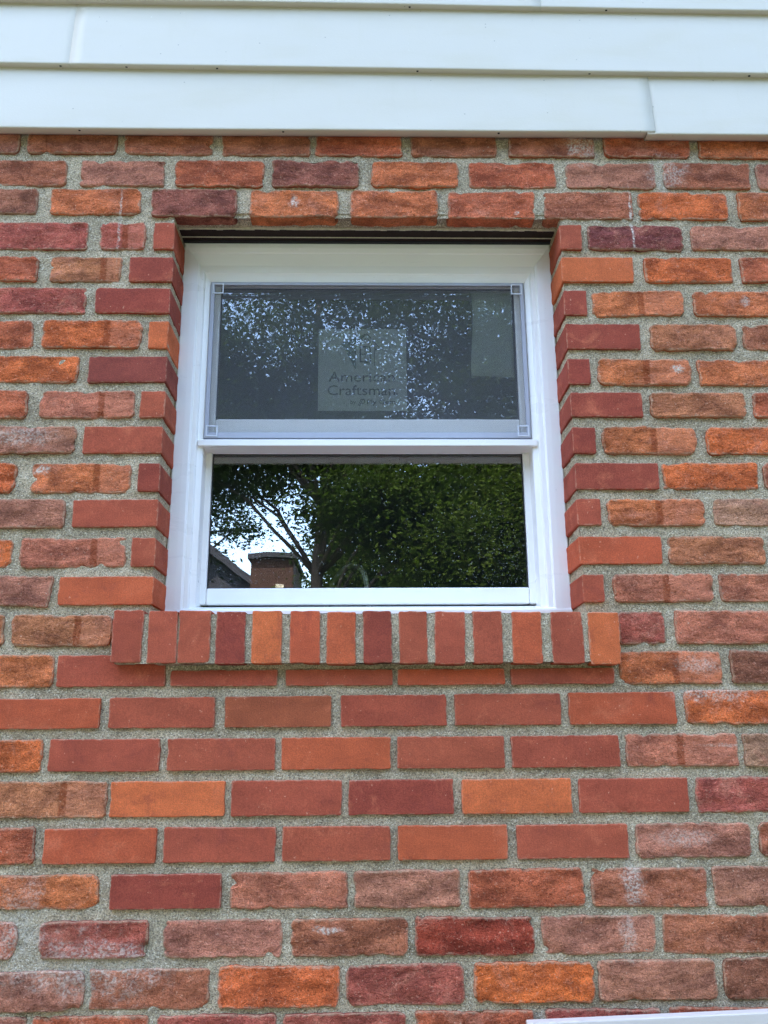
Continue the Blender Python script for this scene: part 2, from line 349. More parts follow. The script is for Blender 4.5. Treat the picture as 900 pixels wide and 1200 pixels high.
def mat_vinyl(name, rgb, dirt=.5, rough=.38, streak=True):
    t = NT(name)
    P = t.n('NewGeometry').outputs['Position']
    n1 = t.noise(t.scale(P, (.5, 1, 2.2)), 7, 6, .65, .4)
    n2 = t.noise(P, 160, 4, .6)
    c = alb(rgb)
    c = t.mix(t.math('MULTIPLY', t.ramp(n1, .45, .75), .22 * dirt), c, alb((172, 170, 150)))
    if streak:
        n4 = t.noise(t.scale(P, (1, 1, .12)), 42, 4, .7)
        c = t.mix(t.math('MULTIPLY', t.ramp(n4, .56, .72), .20 * dirt), c, alb((178, 178, 165)))
    c = t.mix(t.math('MULTIPLY', t.ramp(n2, .70, .78), .6 * dirt), c, alb((236, 238, 236)))
    v = t.n('TexVoronoi', {'Vector': P, 'Scale': 55.0})
    sp = t.math('MULTIPLY', t.ramp(v.outputs['Distance'], .11, .05), t.math('GREATER_THAN', t.n('SeparateXYZ', {0: v.outputs['Color']}).outputs[0], .86))
    c = t.mix(t.math('MULTIPLY', sp, .75 * dirt), c, alb((120, 116, 104)))
    h = t.math('ADD', t.noise(P, 260, 3, .6), t.math('MULTIPLY', t.noise(t.scale(P, (.3, 1, 1)), 10, 2), 2.0))
    return t.fin(c, t.ramp(n1, .3, .7, rough - .05, rough + .12), t.bump(h, .0005, .35), .45)

def mat_plain(name, col, rough=.6, spec=.3, metal=0.0, var=.2, scale=60):
    t = NT(name)
    P = t.n('TexCoord').outputs['Object']
    n = t.noise(P, scale, 5, .6)
    c = t.mix(n, tuple(x * (1 - var) for x in col[:3]) + (1,), tuple(min(1, x * (1 + var)) for x in col[:3]) + (1,))
    return t.fin(c, rough, t.bump(n, .0006, .4), spec, metal)

def mat_glass(name, refl, dust):
    t = NT(name); t.t.nodes.remove(t.bsdf)
    P = t.n('NewGeometry').outputs['Position']
    wob = t.noise(P, 5.0, 2, .4)
    nrm = t.bump(wob, .0006, .5)
    gl = t.n('BsdfGlossy', {'Color': (1, 1, 1, 1), 'Roughness': 0.0, 'Normal': nrm})
    tr = t.n('BsdfTransparent', {'Color': (.95, .965, .96, 1)})
    fr = t.n('Fresnel', {'IOR': 1.5})
    f = t.math('ADD', fr.outputs[0], refl, True)
    mx = t.n('MixShader', {0: f, 1: tr.outputs[0], 2: gl.outputs[0]})
    # dried rain spots
    sx = t.n('SeparateXYZ', {0: P})
    ex = t.math('ABSOLUTE', t.math('SUBTRACT', sx.outputs[0], .004))
    edge = t.math('MULTIPLY', t.ramp(ex, .18, .34), t.ramp(sx.outputs[2], 2.16, 1.98))
    v = t.n('TexVoronoi', {'Vector': P, 'Scale': 240.0})
    sp = t.ramp(v.outputs['Distance'], .42, .22)
    keep = t.math('LESS_THAN', t.n('SeparateXYZ', {0: v.outputs['Color']}).outputs[1], t.math('ADD', t.math('MULTIPLY', edge, .45), .03))
    haze = t.math('ADD', t.math('MULTIPLY', t.math('MULTIPLY', sp, keep), dust), .006)
    df = t.n('BsdfDiffuse', {'Color': (.55, .58, .6, 1)})
    m2 = t.n('MixShader', {0: haze, 1: mx.outputs[0], 2: df.outputs[0]})
    t.t.links.new(m2.outputs[0], t.out.inputs[0])
    return t.m

def mat_leaf(name, rgb, tr=.45):
    t = NT(name)
    t.t.nodes.remove(t.bsdf)
    P = t.n('NewGeometry').outputs['Position']
    n = t.noise(P, 1.2, 3, .6); n2 = t.noise(P, 14, 2)
    c = t.mix(t.ramp(n, .3, .7), tuple(x * .7 for x in rgb) + (1,), (rgb[0] * 1.5, rgb[1] * 1.25, rgb[2], 1))
    c = t.mix(n2, c, t.mix(1.0, c, (1.3, 1.25, 1.0, 1), 'MULTIPLY'))
    d = t.n('BsdfDiffuse', {'Color': c}); l = t.n('BsdfTranslucent', {'Color': t.mix(1.0, c, (1.2, 1.5, .6, 1), 'MULTIPLY')})
    mx = t.n('MixShader', {0: tr, 1: d.outputs[0], 2: l.outputs[0]})
    t.t.links.new(mx.outputs[0], t.out.inputs[0])
    return t.m

M = {
    'old': mat_brick(True), 'new': mat_brick(False), 'mortar': mat_mortar(),
    'siding': mat_vinyl('siding_vinyl', (183, 183, 176), .9, .45),
    'vinyl': mat_vinyl('window_vinyl', (225, 227, 240), .18, .30, False),
    'glass_upper': mat_glass('upper_glass', .145, .12), 'glass_lower': mat_glass('lower_glass', .12, .30),
    'screen_frame': mat_plain('screen_frame_paint', (.40, .41, .46), .5, .4, 0, .08),
    'screen_mesh': mat_plain('screen_fibre', (.22, .225, .24), .6, .3, 0, .05),
    'corner': mat_plain('screen_corner_plastic', (.62, .64, .68), .45, .4, 0, .05),
    'lintel': mat_plain('lintel_paint', (.030, .019, .015), .75, .12, 0, .5, 90),
    'lintel_edge': mat_plain('lintel_edge_paint', (.58, .50, .36), .8, .2, 0, .45, 120),
    'gasket_gap': mat_plain('black_gasket_gap', (.02, .02, .022), .6, .3, 0, .1),
    'paper': mat_plain('label_paper', (.86, .89, .87), .7, .2, 0, .06, 30),
    'sheet': mat_plain('plain_paper', (.78, .82, .77), .7, .2, 0, .06, 30),
    'ink': mat_plain('label_ink', (.055, .075, .085), .7, .2, 0, .05),
    'ink_green': mat_plain('label_green_ink', (.20, .30, .27), .7, .2, 0, .15, 40),
    'white_board': mat_vinyl('white_board_paint', (188, 187, 192), .9, .5),
    'interior': mat_plain('interior_paint', (.30, .29, .27), .9, .1, 0, .05, 3),
    'faucet': mat_plain('faucet_enamel', (.75, .76, .66), .3, .5, 0, .03),
    'roof': mat_plain('roof_shingle', (.05, .05, .06), .9, .2, 0, .3, 12),
    'bark': mat_plain('bark', (.055, .045, .035), .95, .1, 0, .5, 18),
    'leaf1': mat_leaf('leaf_green', (.021, .038, .010), .35), 'leaf2': mat_leaf('leaf_dark_green', (.017, .032, .011), .3), 'leaf3': mat_leaf('leaf_light_green', (.026, .044, .011), .35),
    'grass': mat_plain('lawn', (.06, .10, .025), .95, .1, 0, .5, 1.5),
    'neighbour': mat_plain('neighbour_paint', (.075, .042, .032), .9, .1, 0, .15, 2),
    'added_ground': mat_plain('added_asphalt', (.06, .06, .062), .9, .2, 0, .25, 4),
    'dark': mat_plain('dark_hole', (.03, .03, .028), .8, .1),
}

PAL = {k: alb(v) for k, v in dict(
    r=(148, 77, 62), R=(134, 66, 57), RR=(120, 62, 57), s=(164, 84, 60), q=(144, 80, 60), T=(178, 98, 64),
    o=(180, 108, 76), O=(188, 103, 66), OO=(200, 108, 64), t=(150, 96, 78), t2=(166, 94, 72), b=(160, 112, 100), p=(138, 86, 80), p2=(152, 84, 78),
    P=(118, 68, 70), d=(130, 88, 74), y=(166, 112, 86), k=(168, 108, 92), g=(158, 124, 110), m=(142, 66, 54)).items()}

# ---------------------------------------------------------------- brick geometry
def lines(L, fine, step):
    e = [0, .0009, .0022, .0042, .0072, .011]
    if L < .03: e = e[:4]
    n = max(2, int(round((L - 2 * e[-1]) / step)))
    mid = list(np.linspace(e[-1], L - e[-1], n + 1))
    return np.array(e[:-1] + mid + [L - x for x in e[:-1]][::-1])

def brick_mesh(L, H, D, kind, seed):
    rng = np.random.RandomState(seed)
    old = kind == 'o'
    xs, zs = lines(L, 0, .0055 if old else .011), lines(H, 0, .0052 if old else .009)
    X, Z = np.meshgrid(xs, zs, indexing='ij')
    dx, dz = np.minimum(X, L - X), np.minimum(Z, H - Z)
    d = np.minimum(dx, dz)
    ox, oz = rng.uniform(0, 500, 2)
    a = rng.uniform(.0010, .0024) if old else .0010
    r = rng.uniform(.0016, .0034) if old else .0010
    fall = np.exp(-d / .007)
    nx = fbm((X + ox) * 75, (Z + oz) * 75, 0, seed, 4); nz = fbm((X + ox) * 75, (Z + oz) * 75, 5.5, seed + 3, 4)
    lowx = vnoise((X + ox) * 16, (Z + oz) * 16, 2, seed + 9); lowz = vnoise((X + ox) * 16, (Z + oz) * 16, 8, seed + 11)
    k = 1.0 if old else .35
    x = X + fall * (a * nx + .0012 * k * np.sign(X - L / 2) * (dx < dz)) + lowx * .0020 * k
    z = Z + fall * (a * nz + .0014 * k * np.sign(Z - H / 2) * (dz <= dx)) + lowz * .0014 * k
    rc = rng.uniform(.003, .010) if old else .003
    cm = np.clip(1 - dx / rc, 0, 1) * np.clip(1 - dz / rc, 0, 1)
    amt = rng.uniform(.12, .42) * rc if old else .0006
    x -= np.sign(X - L / 2) * cm * amt; z -= np.sign(Z - H / 2) * cm * amt
    q = np.clip(1 - d / r, 0, 1); y = r * (1 - np.sqrt(np.clip(1 - q * q, 0, 1)))
    if old:
        rel = rng.uniform(.5, 1.0)
        y = y + rel * .0026 * fbm((X + ox) * 24, (Z + oz) * 48, 1, seed + 5, 4) + .0012 * np.abs(fbm((X + ox) * 40, (Z + oz) * 120, 3, seed + 6, 3))
        for _ in range(rng.randint(1, 6)):                     # chipped arrises
            side = rng.randint(4)
            cx = rng.uniform(0, L) if side < 2 else (0 if side == 2 else L)
            cz = (0 if side == 0 else H) if side < 2 else rng.uniform(0, H)
            s = rng.uniform(.004, .013)
            g = np.exp(-(((X - cx) / s) ** 2 + ((Z - cz) / (s * .7)) ** 2))
            y += g * rng.uniform(.002, .006)
            z += (1 if cz < H / 2 else -1) * g * .0022 * (side < 2); x += (1 if cx < L / 2 else -1) * g * .002 * (side >= 2)
        if rng.rand() < .35:                                   # crease in the clay
            zc = rng.uniform(.25, .75) * H; sl = rng.uniform(-.25, .25)
            line = Z - zc - sl * (X - L / 2) - .006 * vnoise((X + ox) * 30, X * 0, 4, seed)
            w = np.clip(1 - np.abs(X - rng.uniform(.2, .8) * L) / (L * .3), 0, 1)
            y += w * .0026 * np.exp(-(line / .0022) ** 2)
    else:
        y = y + .00035 * fbm((X + ox) * 30, (Z + oz) * 30, 1, seed + 5, 3)
        for _ in range(rng.randint(0, 3)):
            side = rng.randint(2); cx = rng.uniform(0, L); cz = 0 if side else H; s = rng.uniform(.002, .005)
            g = np.exp(-(((X - cx) / s) ** 2 + ((Z - cz) / s) ** 2)); y += g * .002
    nxn, nzn = len(xs), len(zs)
    front = np.stack([x - L / 2, y, z - H / 2], -1).reshape(-1, 3)
    idx = np.arange(nxn * nzn).reshape(nxn, nzn)
    F = np.stack([idx[:-1, :-1], idx[1:, :-1], idx[1:, 1:], idx[:-1, 1:]], -1).reshape(-1, 4)
    loop = np.concatenate([idx[:, 0], idx[-1, 1:], idx[::-1, -1][1:], idx[0, ::-1][1:-1]])
    V = [front]; n = len(front); prev = loop; Fs = [F]
    rough_side = .0006 if not old else .0012
    for yy in ([.006] + ([.03, .06] if D > .08 else []) + [D]):
        ring = front[loop].copy(); ring[:, 1] = yy
        ring[:, 0] += rough_side * vnoise(ring[:, 2] * 90 + ox, ring[:, 1] * 60 + oz, 1, seed) * (yy > .01)
        ring[:, 2] += rough_side * vnoise(ring[:, 0] * 90 + ox, ring[:, 1] * 60 + oz, 2, seed) * (yy > .01)
        V.append(ring); cur = np.arange(n, n + len(loop)); n += len(loop)
        nx2 = np.roll(np.arange(len(loop)), -1)
        Fs.append(np.stack([prev, cur, cur[nx2], prev[nx2]], -1)); prev = cur
    V = np.concatenate(V); F = np.concatenate(Fs)
    me = mesh_np('brick', V, F, True)
    e = np.ones(len(V), np.float32); e[:len(front)] = np.clip(d.ravel() / .012, 0, 1)
    if D > .08: e[len(front):] = .6
    at = me.attributes.new('edge', 'FLOAT', 'POINT'); at.data.foreach_set('value', e)
    return me

def place_brick(parent, x0, x1, z0, z1, kind, colour, seed, stripe=0, depth=.04, y=0.0, tilt=0.0):
    L, H = x1 - x0, z1 - z0
    me = brick_mesh(L, H, depth, kind, seed)
    o = link_mesh('brick', me, parent, M['old'] if kind == 'o' else M['new'], ((x0 + x1) / 2, y, (z0 + z1) / 2))
    rng = random.Random(seed)
    j = 1 + rng.uniform(-.07, .07)
    c = PAL[colour]
    o.color = (c[0] * j, c[1] * .95 * j * rng.uniform(.96, 1.04), c[2] * .84 * j, (stripe - .5) * L + .5 if stripe else 1.0)
    o.rotation_euler = (0, rng.uniform(-.006, .006) * (1 if kind == 'o' else .5) + tilt, 0)
    return o

wall = thing('brick_wall', 'weathered red and orange brick wall with grey mortar around the window', 'wall', (0, 0, 0))
seed = 100
for k, (a, b, row) in COURSES.items():
    for (x0, x1, kind, colour, stripe) in row:
        xm = (x0 + x1) / 2; f = (xm - a[0]) / (b[0] - a[0]); f = min(1.3, max(-.3, f))
        zt = a[1] + f * (b[1] - a[1]); zb = a[2] + f * (b[2] - a[2])
        seed += 1
        rng = random.Random(seed)
        y = rng.uniform(-.0018, .0018) if kind == 'o' else rng.uniform(-.0008, .0008)
        depth = .04
        if kind == 'j':
            depth = .113
            if x0 < 0: x1 = JAMB_L + rng.uniform(-.001, .001)
            else: x0 = JAMB_R + rng.uniform(-.001, .001)
        if k == 3 and x1 > JAMB_L and x0 < JAMB_R: depth, zb = .034, HEAD_Z + rng.uniform(-.001, .001)
        if k == 16 and x0 > -.4 and x1 < .48: zt = 1.7755
        place_brick(wall, x0, x1, zb, zt, kind, colour, seed, stripe, depth, y)

# bricks that run on past the edges of the photograph: one joined mesh
rngx = random.Random(5)
OUTER = {c: MB() for c in ('t2', 'o', 'b', 'p2', 'O', 'k')}
def far_brick(x0, x1, z0, z1):
    j = rngx.uniform(-.002, .002); c = .003
    vs_ = [(x0, .03, z0), (x1, .03, z0), (x1, .03, z1), (x0, .03, z1), (x0, j + c, z0), (x1, j + c, z0), (x1, j + c, z1), (x0, j + c, z1),
           (x0 + c, j, z0 + c), (x1 - c, j, z0 + c), (x1 - c, j, z1 - c), (x0 + c, j, z1 - c)]
    OUTER[rngx.choice(('t2', 't2', 'o', 'b', 'p2', 'O', 'k'))].add(vs_, [(8, 9, 10, 11), (4, 5, 9, 8), (5, 6, 10, 9), (6, 7, 11, 10), (7, 4, 8, 11), (0, 1, 5, 4), (1, 2, 6, 5), (2, 3, 7, 6), (3, 0, 4, 7)])
for k, (a, b, row) in COURSES.items():
    zt, zb = (a[1] + b[1]) / 2, (a[2] + b[2]) / 2
    x = row[0][0] - .018
    while x > -2.9: far_brick(x - .193, x, zb, zt); x -= .211
    x = row[-1][1] + .018
    while x < 2.9: far_brick(x, x + .193, zb, zt); x += .211
for i in range(14):
    zt = 1.123 - i * .076; x = -3.0 + (i % 2) * .105
    while x < 2.9: far_brick(x, x + .193, zt - .058, zt); x += .211
for c, mb in OUTER.items():
    o = mb.build('outer_bricks', M['old'], wall); tag(o, kind='stuff'); o.color = (PAL[c][0], PAL[c][1] * .95, PAL[c][2] * .84, 1.0)
    at = o.data.attributes.new('edge', 'FLOAT', 'POINT'); at.data.foreach_set('value', np.ones(len(o.data.vertices), np.float32))

# ---------------------------------------------------------------- mortar
def sheet(u0, u1, v0, v1, step, fn):
    nu, nv = max(2, int(round((u1 - u0) / step)) + 1), max(2, int(round((v1 - v0) / step)) + 1)
    U, W = np.meshgrid(np.linspace(u0, u1, nu), np.linspace(v0, v1, nv), indexing='ij')
    P = np.stack(fn(U, W), -1).reshape(-1, 3)
    i = np.arange(nu * nv).reshape(nu, nv)
    return P, np.stack([i[:-1, :-1], i[1:, :-1], i[1:, 1:], i[:-1, 1:]], -1).reshape(-1, 4)
def mnoise(x, y, z): return .0015 * fbm(x * 55, z * 55, y * 55, 71, 4) + .0013 * vnoise(x * 9, z * 9, y * 9, 33)
def front(x, z): return x, .0066 + mnoise(x, 0 * x, z), z
parts = []
ML, MR = JAMB_L - .0035, JAMB_R + .0035
for q in ((-1.02, ML, 1.05, 2.98), (MR, 1.07, 1.05, 2.98), (ML, MR, HEAD_Z - .001, 2.98), (ML, MR, 1.05, 1.88)):
    parts.append(sheet(*q, .0042, front))
def side(s, X): return lambda y, z: (X + s * mnoise(0 * y + X, y, z), y, z)
parts.append(sheet(.0052, .118, 1.86, HEAD_Z + .006, .0042, side(1, ML)))
parts.append(sheet(.0052, .118, 1.86, HEAD_Z + .006, .0042, side(1, MR)))
parts.append(sheet(ML - .002, MR + .002, .004, .047, .0042, lambda x, y: (x, y, HEAD_Z + .0085 + mnoise(x, y, 0 * x) - .0075 * np.clip((y - .031) / .006, 0, 1))))
parts.append(sheet(-3.1, -1.0, 0.0, 2.98, .7, lambda x, z: (x, .007 + 0 * x, z)))
parts.append(sheet(1.05, 3.1, 0.0, 2.98, .7, lambda x, z: (x, .007 + 0 * x, z)))
parts.append(sheet(-1.0, 1.05, 0.0, 1.06, .5, lambda x, z: (x, .0072 + 0 * x, z)))
Vs, Fs, n = [], [], 0
for P, Fq in parts:
    Vs.append(P); Fs.append(Fq + n); n += len(P)
link_mesh('mortar', mesh_np('mortar', np.concatenate(Vs), np.concatenate(Fs), True), wall, M['mortar'])

# ---------------------------------------------------------------- brick sill (rowlock)
SX0, SX1 = SILL[0][0], SILL[-1][1]
def sill_front(x, z): return x, -.0215 + mnoise(x, 0 * x + 3, z), z
zt0, zt1 = SILL_T - .003, SILL_T - .003
parts = [sheet(SX0 + .006, SX1 - .006, SILL_B + .0012, SILL_T - .0035, .004, sill_front),
         sheet(SX0 + .006, SX1 - .006, -.0215, .12, .006, lambda x, y: (x, y, SILL_T - .0035 + mnoise(x, y, 0 * x))),
         sheet(SX0 + .006, SX1 - .006, -.0215, .02, .006, lambda x, y: (x, y, SILL_B + .0012 + mnoise(x, y, 0 * x)))]
Vs, Fs, n = [], [], 0
for P, Fq in parts:
    Vs.append(P); Fs.append(Fq + n); n += len(P)
sill = link_mesh('window_sill', mesh_np('window_sill', np.concatenate(Vs), np.concatenate(Fs), True), wall, M['mortar'])
sill['label'] = 'row of upright red bricks jutting out under the window'
for i, (x0, x1, c) in enumerate(SILL):
    rng = random.Random(900 + i)
    dz = (.5 - i / 13) * .0055 + rng.uniform(-.001, .001)
    o = place_brick(sill, x0, x1, SILL_B + dz, SILL_T + dz, 'n', c, 700 + i, 0, .14, -.0255 + rng.uniform(-.001, .001), rng.uniform(-.012, .012))

# ---------------------------------------------------------------- steel lintel
lint = MB().box(ML - .03, MR + .03, .047, .096, HEAD_Z + .0005, HEAD_Z + .008).build('lintel', M['lintel'], wall)
x = ML
lm = MB()
N = 60
rngl = np.random.RandomState(4)
for i in range(N):
    xa, xb = ML + (MR - ML) * i / N, ML + (MR - ML) * (i + 1) / N
    lm.box(xa, xb - .0002, .0455, .0475 + rngl.uniform(0, .0014), HEAD_Z - .0026 - rngl.uniform(0, .0014), HEAD_Z + .006)
lm.build('lintel_edge', M['lintel_edge'], wall)
MB().box(ML, MR, .0805, .0822, HEAD_Z - .0016, HEAD_Z + .006).build('lintel_trim', M['lintel_edge'], wall, .0004)
MB().box(ML, MR, .096, .13, HEAD_Z - .002, HEAD_Z + .008).build('dark_gap_strip', M['gasket_gap'], wall)  # black strip painted in for the shaded gap behind the lintel

# ---------------------------------------------------------------- vinyl siding of the upper storey
sid = thing('vinyl_siding', 'overlapping pale white vinyl siding boards above the brick wall', 'siding', (0, 0, 2.92))
def panel(x0, x1, zl, zr, h, yo=0.0, sd=0, drop=0.0):
    """zl, zr: lip height at x=-0.8 and x=0.9"""
    prof = [(-.010, .012), (-.011, .0015), (-.017, .0), (-.0335, -.0006), (-.0348, .0002), (-.0355, .0016), (-.0352, .005), (-.034, .02), (-.030, h * .35), (-.0262, h * .65), (-.0225, h * .92), (-.0205, h * 1.05), (-.0195, h * 1.15)]
    nx = max(8, int((x1 - x0) / .03)); V = []; F = []
    for i in range(nx + 1):
        x = x0 + (x1 - x0) * i / nx
        zb = zl + (zr - zl) * (x + .8) / 1.7 + .0011 * float(vnoise(x * 2.3, sd, 0, 8)) - drop
        wy = .0013 * float(vnoise(x * 3.1, sd + 9.5, 0, 4))
        for (y, z) in prof:
            t_ = min(1, max(0, z / h))
            V.append((x, y + .008 + yo + wy * (1 - .3 * t_) - .0018 * math.sin(math.pi * t_) * float(vnoise(x * 1.7, sd + 3.3, t_ * 1.2, 6)), zb + z))
    m_ = len(prof)
    for i in range(nx):
        for j in range(m_ - 1):
            F.append((i * m_ + j, (i + 1) * m_ + j, (i + 1) * m_ + j + 1, i * m_ + j + 1))
    me = bpy.data.meshes.new('siding_panel'); me.from_pydata(V, [], F); me.update()
    for p_ in me.polygons: p_.use_smooth = True
    o = link_mesh('siding_panel', me, sid, M['siding']); o.location = -Vector(sid.location)
    s = o.modifiers.new('thickness', 'SOLIDIFY'); s.thickness = .0012; s.offset = -1
    return o
ROWS = [(2.9300, 2.9295), (3.0965, 3.0840), (3.2705, 3.2575), (3.435, 3.429), (3.601, 3.597), (3.767, 3.763)]
panel(-3.0, .632, *ROWS[0], .167, 0, 1)
panel(.615, 3.0, ROWS[0][0], ROWS[0][1], .167, .0014, 2, .0035)
panel(-3.0, -.6395, *ROWS[1], .173, .0006, 4, -.0001)
panel(-.655, 3.0, *ROWS[1], .173, 0, 4)
for i in (2, 3, 4, 5):
    panel(-3.0, .2 * i, *ROWS[i], .17, 0, 5 + i); panel(.2 * i - .02, 3.0, *ROWS[i], .17, .0013, 15 + i)
bb = MB().box(-3.0, 3.0, -.003, .02, 2.958, 3.93).build('siding_backing', M['dark'], sid); bb.location = -Vector(sid.location)
for (X, r_) in ((-.53, 1), (-.675, 1), (-.33, 1), (.115, 1), (.50, 1), (.86, 1), (-.62, 0), (-.18, 0), (.29, 0), (.10, 2), (.55, 2)):
    zz = ROWS[r_][0] + (ROWS[r_][1] - ROWS[r_][0]) * (X + .8) / 1.7
    w = MB().box(X - .0022, X + .0022, -.0215, -.0185, zz - .0016, zz + .002).build('weep_hole', M['dark'], sid); w.location = -Vector(sid.location)

# ---------------------------------------------------------------- window
win = thing('double_hung_window', 'white vinyl double hung window with insect screen set into the brick wall', 'window', (0, .1, 1.886))
WL = -Vector(win.location)
def wpart(mb, name, mat, parent=win, bevel=.0012):
    o = mb.build(name, mat, parent, bevel)
    if parent is win: o.location = WL
    return o
FX0, FX1, FZ0, FZ1 = -.4095, .4175, 1.8835, 2.733
def prism_y(mb, prof, axis, a0, a1, b0, b1):
    """mitred bar: prof = [(inset from outer edge, y)], running along axis between outer corners"""
    V = []
    for (u, y) in prof:
        if axis == 'L': V.append(((a0 + u, y, b0 + u), (a0 + u, y, b1 - u)))
        if axis == 'R': V.append(((a1 - u, y, b0 + u), (a1 - u, y, b1 - u)))
        if axis == 'T': V.append(((a0 + u, y, b1 - u), (a1 - u, y, b1 - u)))
        if axis == 'B': V.append(((a0 + u, y, b0 + u), (a1 - u, y, b0 + u)))
    n = len(prof); P = [v for pr in V for v in pr]
    Fq = [(2 * i, 2 * i + 1, 2 * ((i + 1) % n) + 1, 2 * ((i + 1) % n)) for i in range(n)] + [tuple(2 * i for i in range(n)), tuple(2 * i + 1 for i in range(n))[::-1]]
    mb.add(P, Fq)
    return mb
OUT = [(0, .108), (.003, .1052), (.022, .1042), (.034, .1045), (.0365, .1075), (.0375, .1115), (.0395, .1105), (.0465, .1105), (.0485, .113), (.0495, .118), (.0605, .1215), (.0615, .1245), (.0615, .20), (0, .20)]
SX = [(0, .108), (.003, .1052), (.022, .1042), (.034, .1045), (.0365, .1075), (.0375, .1115), (.0395, .1105), (.0445, .1105), (.0455, .113), (.046, .20), (0, .20)]
HEAD = [(0, .1045), (.002, .1030), (.012, .1035), (.022, .1062), (.0235, .1085), (.050, .1150), (.068, .1158), (.0705, .1172), (.0745, .1185), (.087, .1215), (.0885, .1245), (.0885, .20), (0, .20)]
# jambs, head and frame sill as separate mitred members
def member(axis, prof, name):
    mb = MB()
    k = {'L': 1, 'R': 1, 'T': 1, 'B': 1}[axis]
    V = []
    hz = {'side': lambda u: u}
    for (u, y) in prof:
        if axis in 'LR':
            xx = FX0 + u if axis == 'L' else FX1 - u
            V.append(((xx, y, FZ0 + .0135), (xx, y, FZ1 - u * 1.44)))
        elif axis == 'T':
            V.append(((FX0 + u * .695, y, FZ1 - u), (FX1 - u * .695, y, FZ1 - u)))
    n = len(prof); P = [v for pr in V for v in pr]
    Fq = [(2 * i, 2 * i + 1, 2 * ((i + 1) % n) + 1, 2 * ((i + 1) % n)) for i in range(n)] + [tuple(2 * i for i in range(n)), tuple(2 * i + 1 for i in range(n))[::-1]]
    mb.add(P, Fq)
    return wpart(mb, name, M['vinyl'], win, .0005)
member('L', OUT, 'jamb'); member('R', OUT, 'jamb'); member('T', HEAD, 'head')
bs = MB(); bs.add([(FX0, y, z) for y, z in ((.1045, FZ0), (.1035, FZ0 + .018), (.106, FZ0 + .0225), (.150, FZ0 + .032), (.2, FZ0 + .034), (.2, FZ0))] +
                  [(FX1, y, z) for y, z in ((.1045, FZ0), (.1035, FZ0 + .018), (.106, FZ0 + .0225), (.150, FZ0 + .032), (.2, FZ0 + .034), (.2, FZ0))],
                  [(0, 1, 2, 3, 4, 5), (11, 10, 9, 8, 7, 6)] + [(i, i + 6, (i + 1) % 6 + 6, (i + 1) % 6) for i in range(6)])
wpart(bs, 'frame_sill', M['vinyl'], win, .001)
# upper sash
def sash(x0, x1, z0, z1, y0, y1, st, top, bot, name, gmat):
    mb = MB().box(x0, x0 + st, y0, y1, z0, z1).box(x1 - st, x1, y0, y1, z0, z1).box(x0 + st + .0003, x1 - st - .0003, y0 + .0004, y1, z1 - top, z1).box(x0 + st + .0003, x1 - st - .0003, y0 + .0004, y1, z0, z0 + bot)
    so = wpart(mb, name, M['vinyl'], win, .003)
    ym = y0 + (y1 - y0) * .45
    wpart(MB().box(x0 + st - .004, x1 - st + .004, ym, ym + .004, z0 + bot - .004, z1 - top + .004), 'glass_pane', gmat, so, 0)
    e = .0016
    gk = MB()
    a, b, c, d = x0 + st, x1 - st, z0 + bot, z1 - top
    gk.box(a, a + e, ym - .003, ym - .0002, c, d).box(b - e, b, ym - .003, ym - .0002, c, d).box(a + e, b - e, ym - .003, ym - .0002, d - e, d).box(a + e, b - e, ym - .003, ym - .0002, c, c + e)
    wpart(gk, 'glazing_gasket', M['gasket_gap'], so, 0)
    return so
up_sash = sash(-.352, .359, 2.276, 2.662, .136, .160, .024, .020, .0480, 'upper_sash', M['glass_upper'])
low_sash = sash(-.366, .3725, 1.923, 2.300, .163, .188, .0300, .045, .0345, 'lower_sash', M['glass_lower'])
# bottom rail lip of the upper half, that carries the screen
wpart(MB().box(-.3585, .3655, .112, .162, 2.2545, 2.2690), 'meeting_rail', M['vinyl'], win, .0015)
wpart(MB().box(-.3475, .3545, .1225, .134, 2.2692, 2.2725), 'screen_track', M['gasket_gap'], win, 0)
for X in (-.155, .225):
    wpart(MB().box(X - .026, X + .026, .160, .172, 2.322, 2.3345), 'sash_lock', M['corner'], low_sash, .002)

# insect screen: a removable thing of its own
scr = thing('insect_screen', 'grey half insect screen with square corner keys over the upper window pane', 'screen', (.0035, .12, 2.273))
SL = -Vector(scr.location)
def spart(mb, name, mat, bevel=.0006):
    o = mb.build(name, mat, scr, bevel); o.location = SL; return o
A, B_, C_, D_ = -.3465, .3535, 2.2735, 2.6425
fw, fl_ = .0085, .022
spart(MB().box(A, A + fw, .116, .123, C_, D_), 'frame_bar', M['screen_frame'])
spart(MB().box(B_ - fw, B_, .116, .123, C_, D_), 'frame_bar', M['screen_frame'])
spart(MB().box(A + fw, B_ - fw, .116, .123, D_ - .007, D_), 'frame_bar', M['screen_frame'])
spart(MB().box(A + fw, B_ - fw, .116, .123, C_, C_ + .0125), 'frame_bar', M['screen_frame'])
for (X, Z) in ((A + .0035, D_ - .029), (B_ - .0285, D_ - .029), (A + .0035, C_ + .003), (B_ - .0285, C_ + .003)):
    mb = MB(); w, t_ = .025, .0028
    mb.box(X, X + w, .1145, .1158, Z, Z + t_).box(X, X + w, .1145, .1158, Z + w - t_, Z + w).box(X, X + t_, .1145, .1158, Z + t_, Z + w - t_).box(X + w - t_, X + w, .1145, .1158, Z + t_, Z + w - t_)
    spart(mb, 'corner_key', M['corner'], 0)
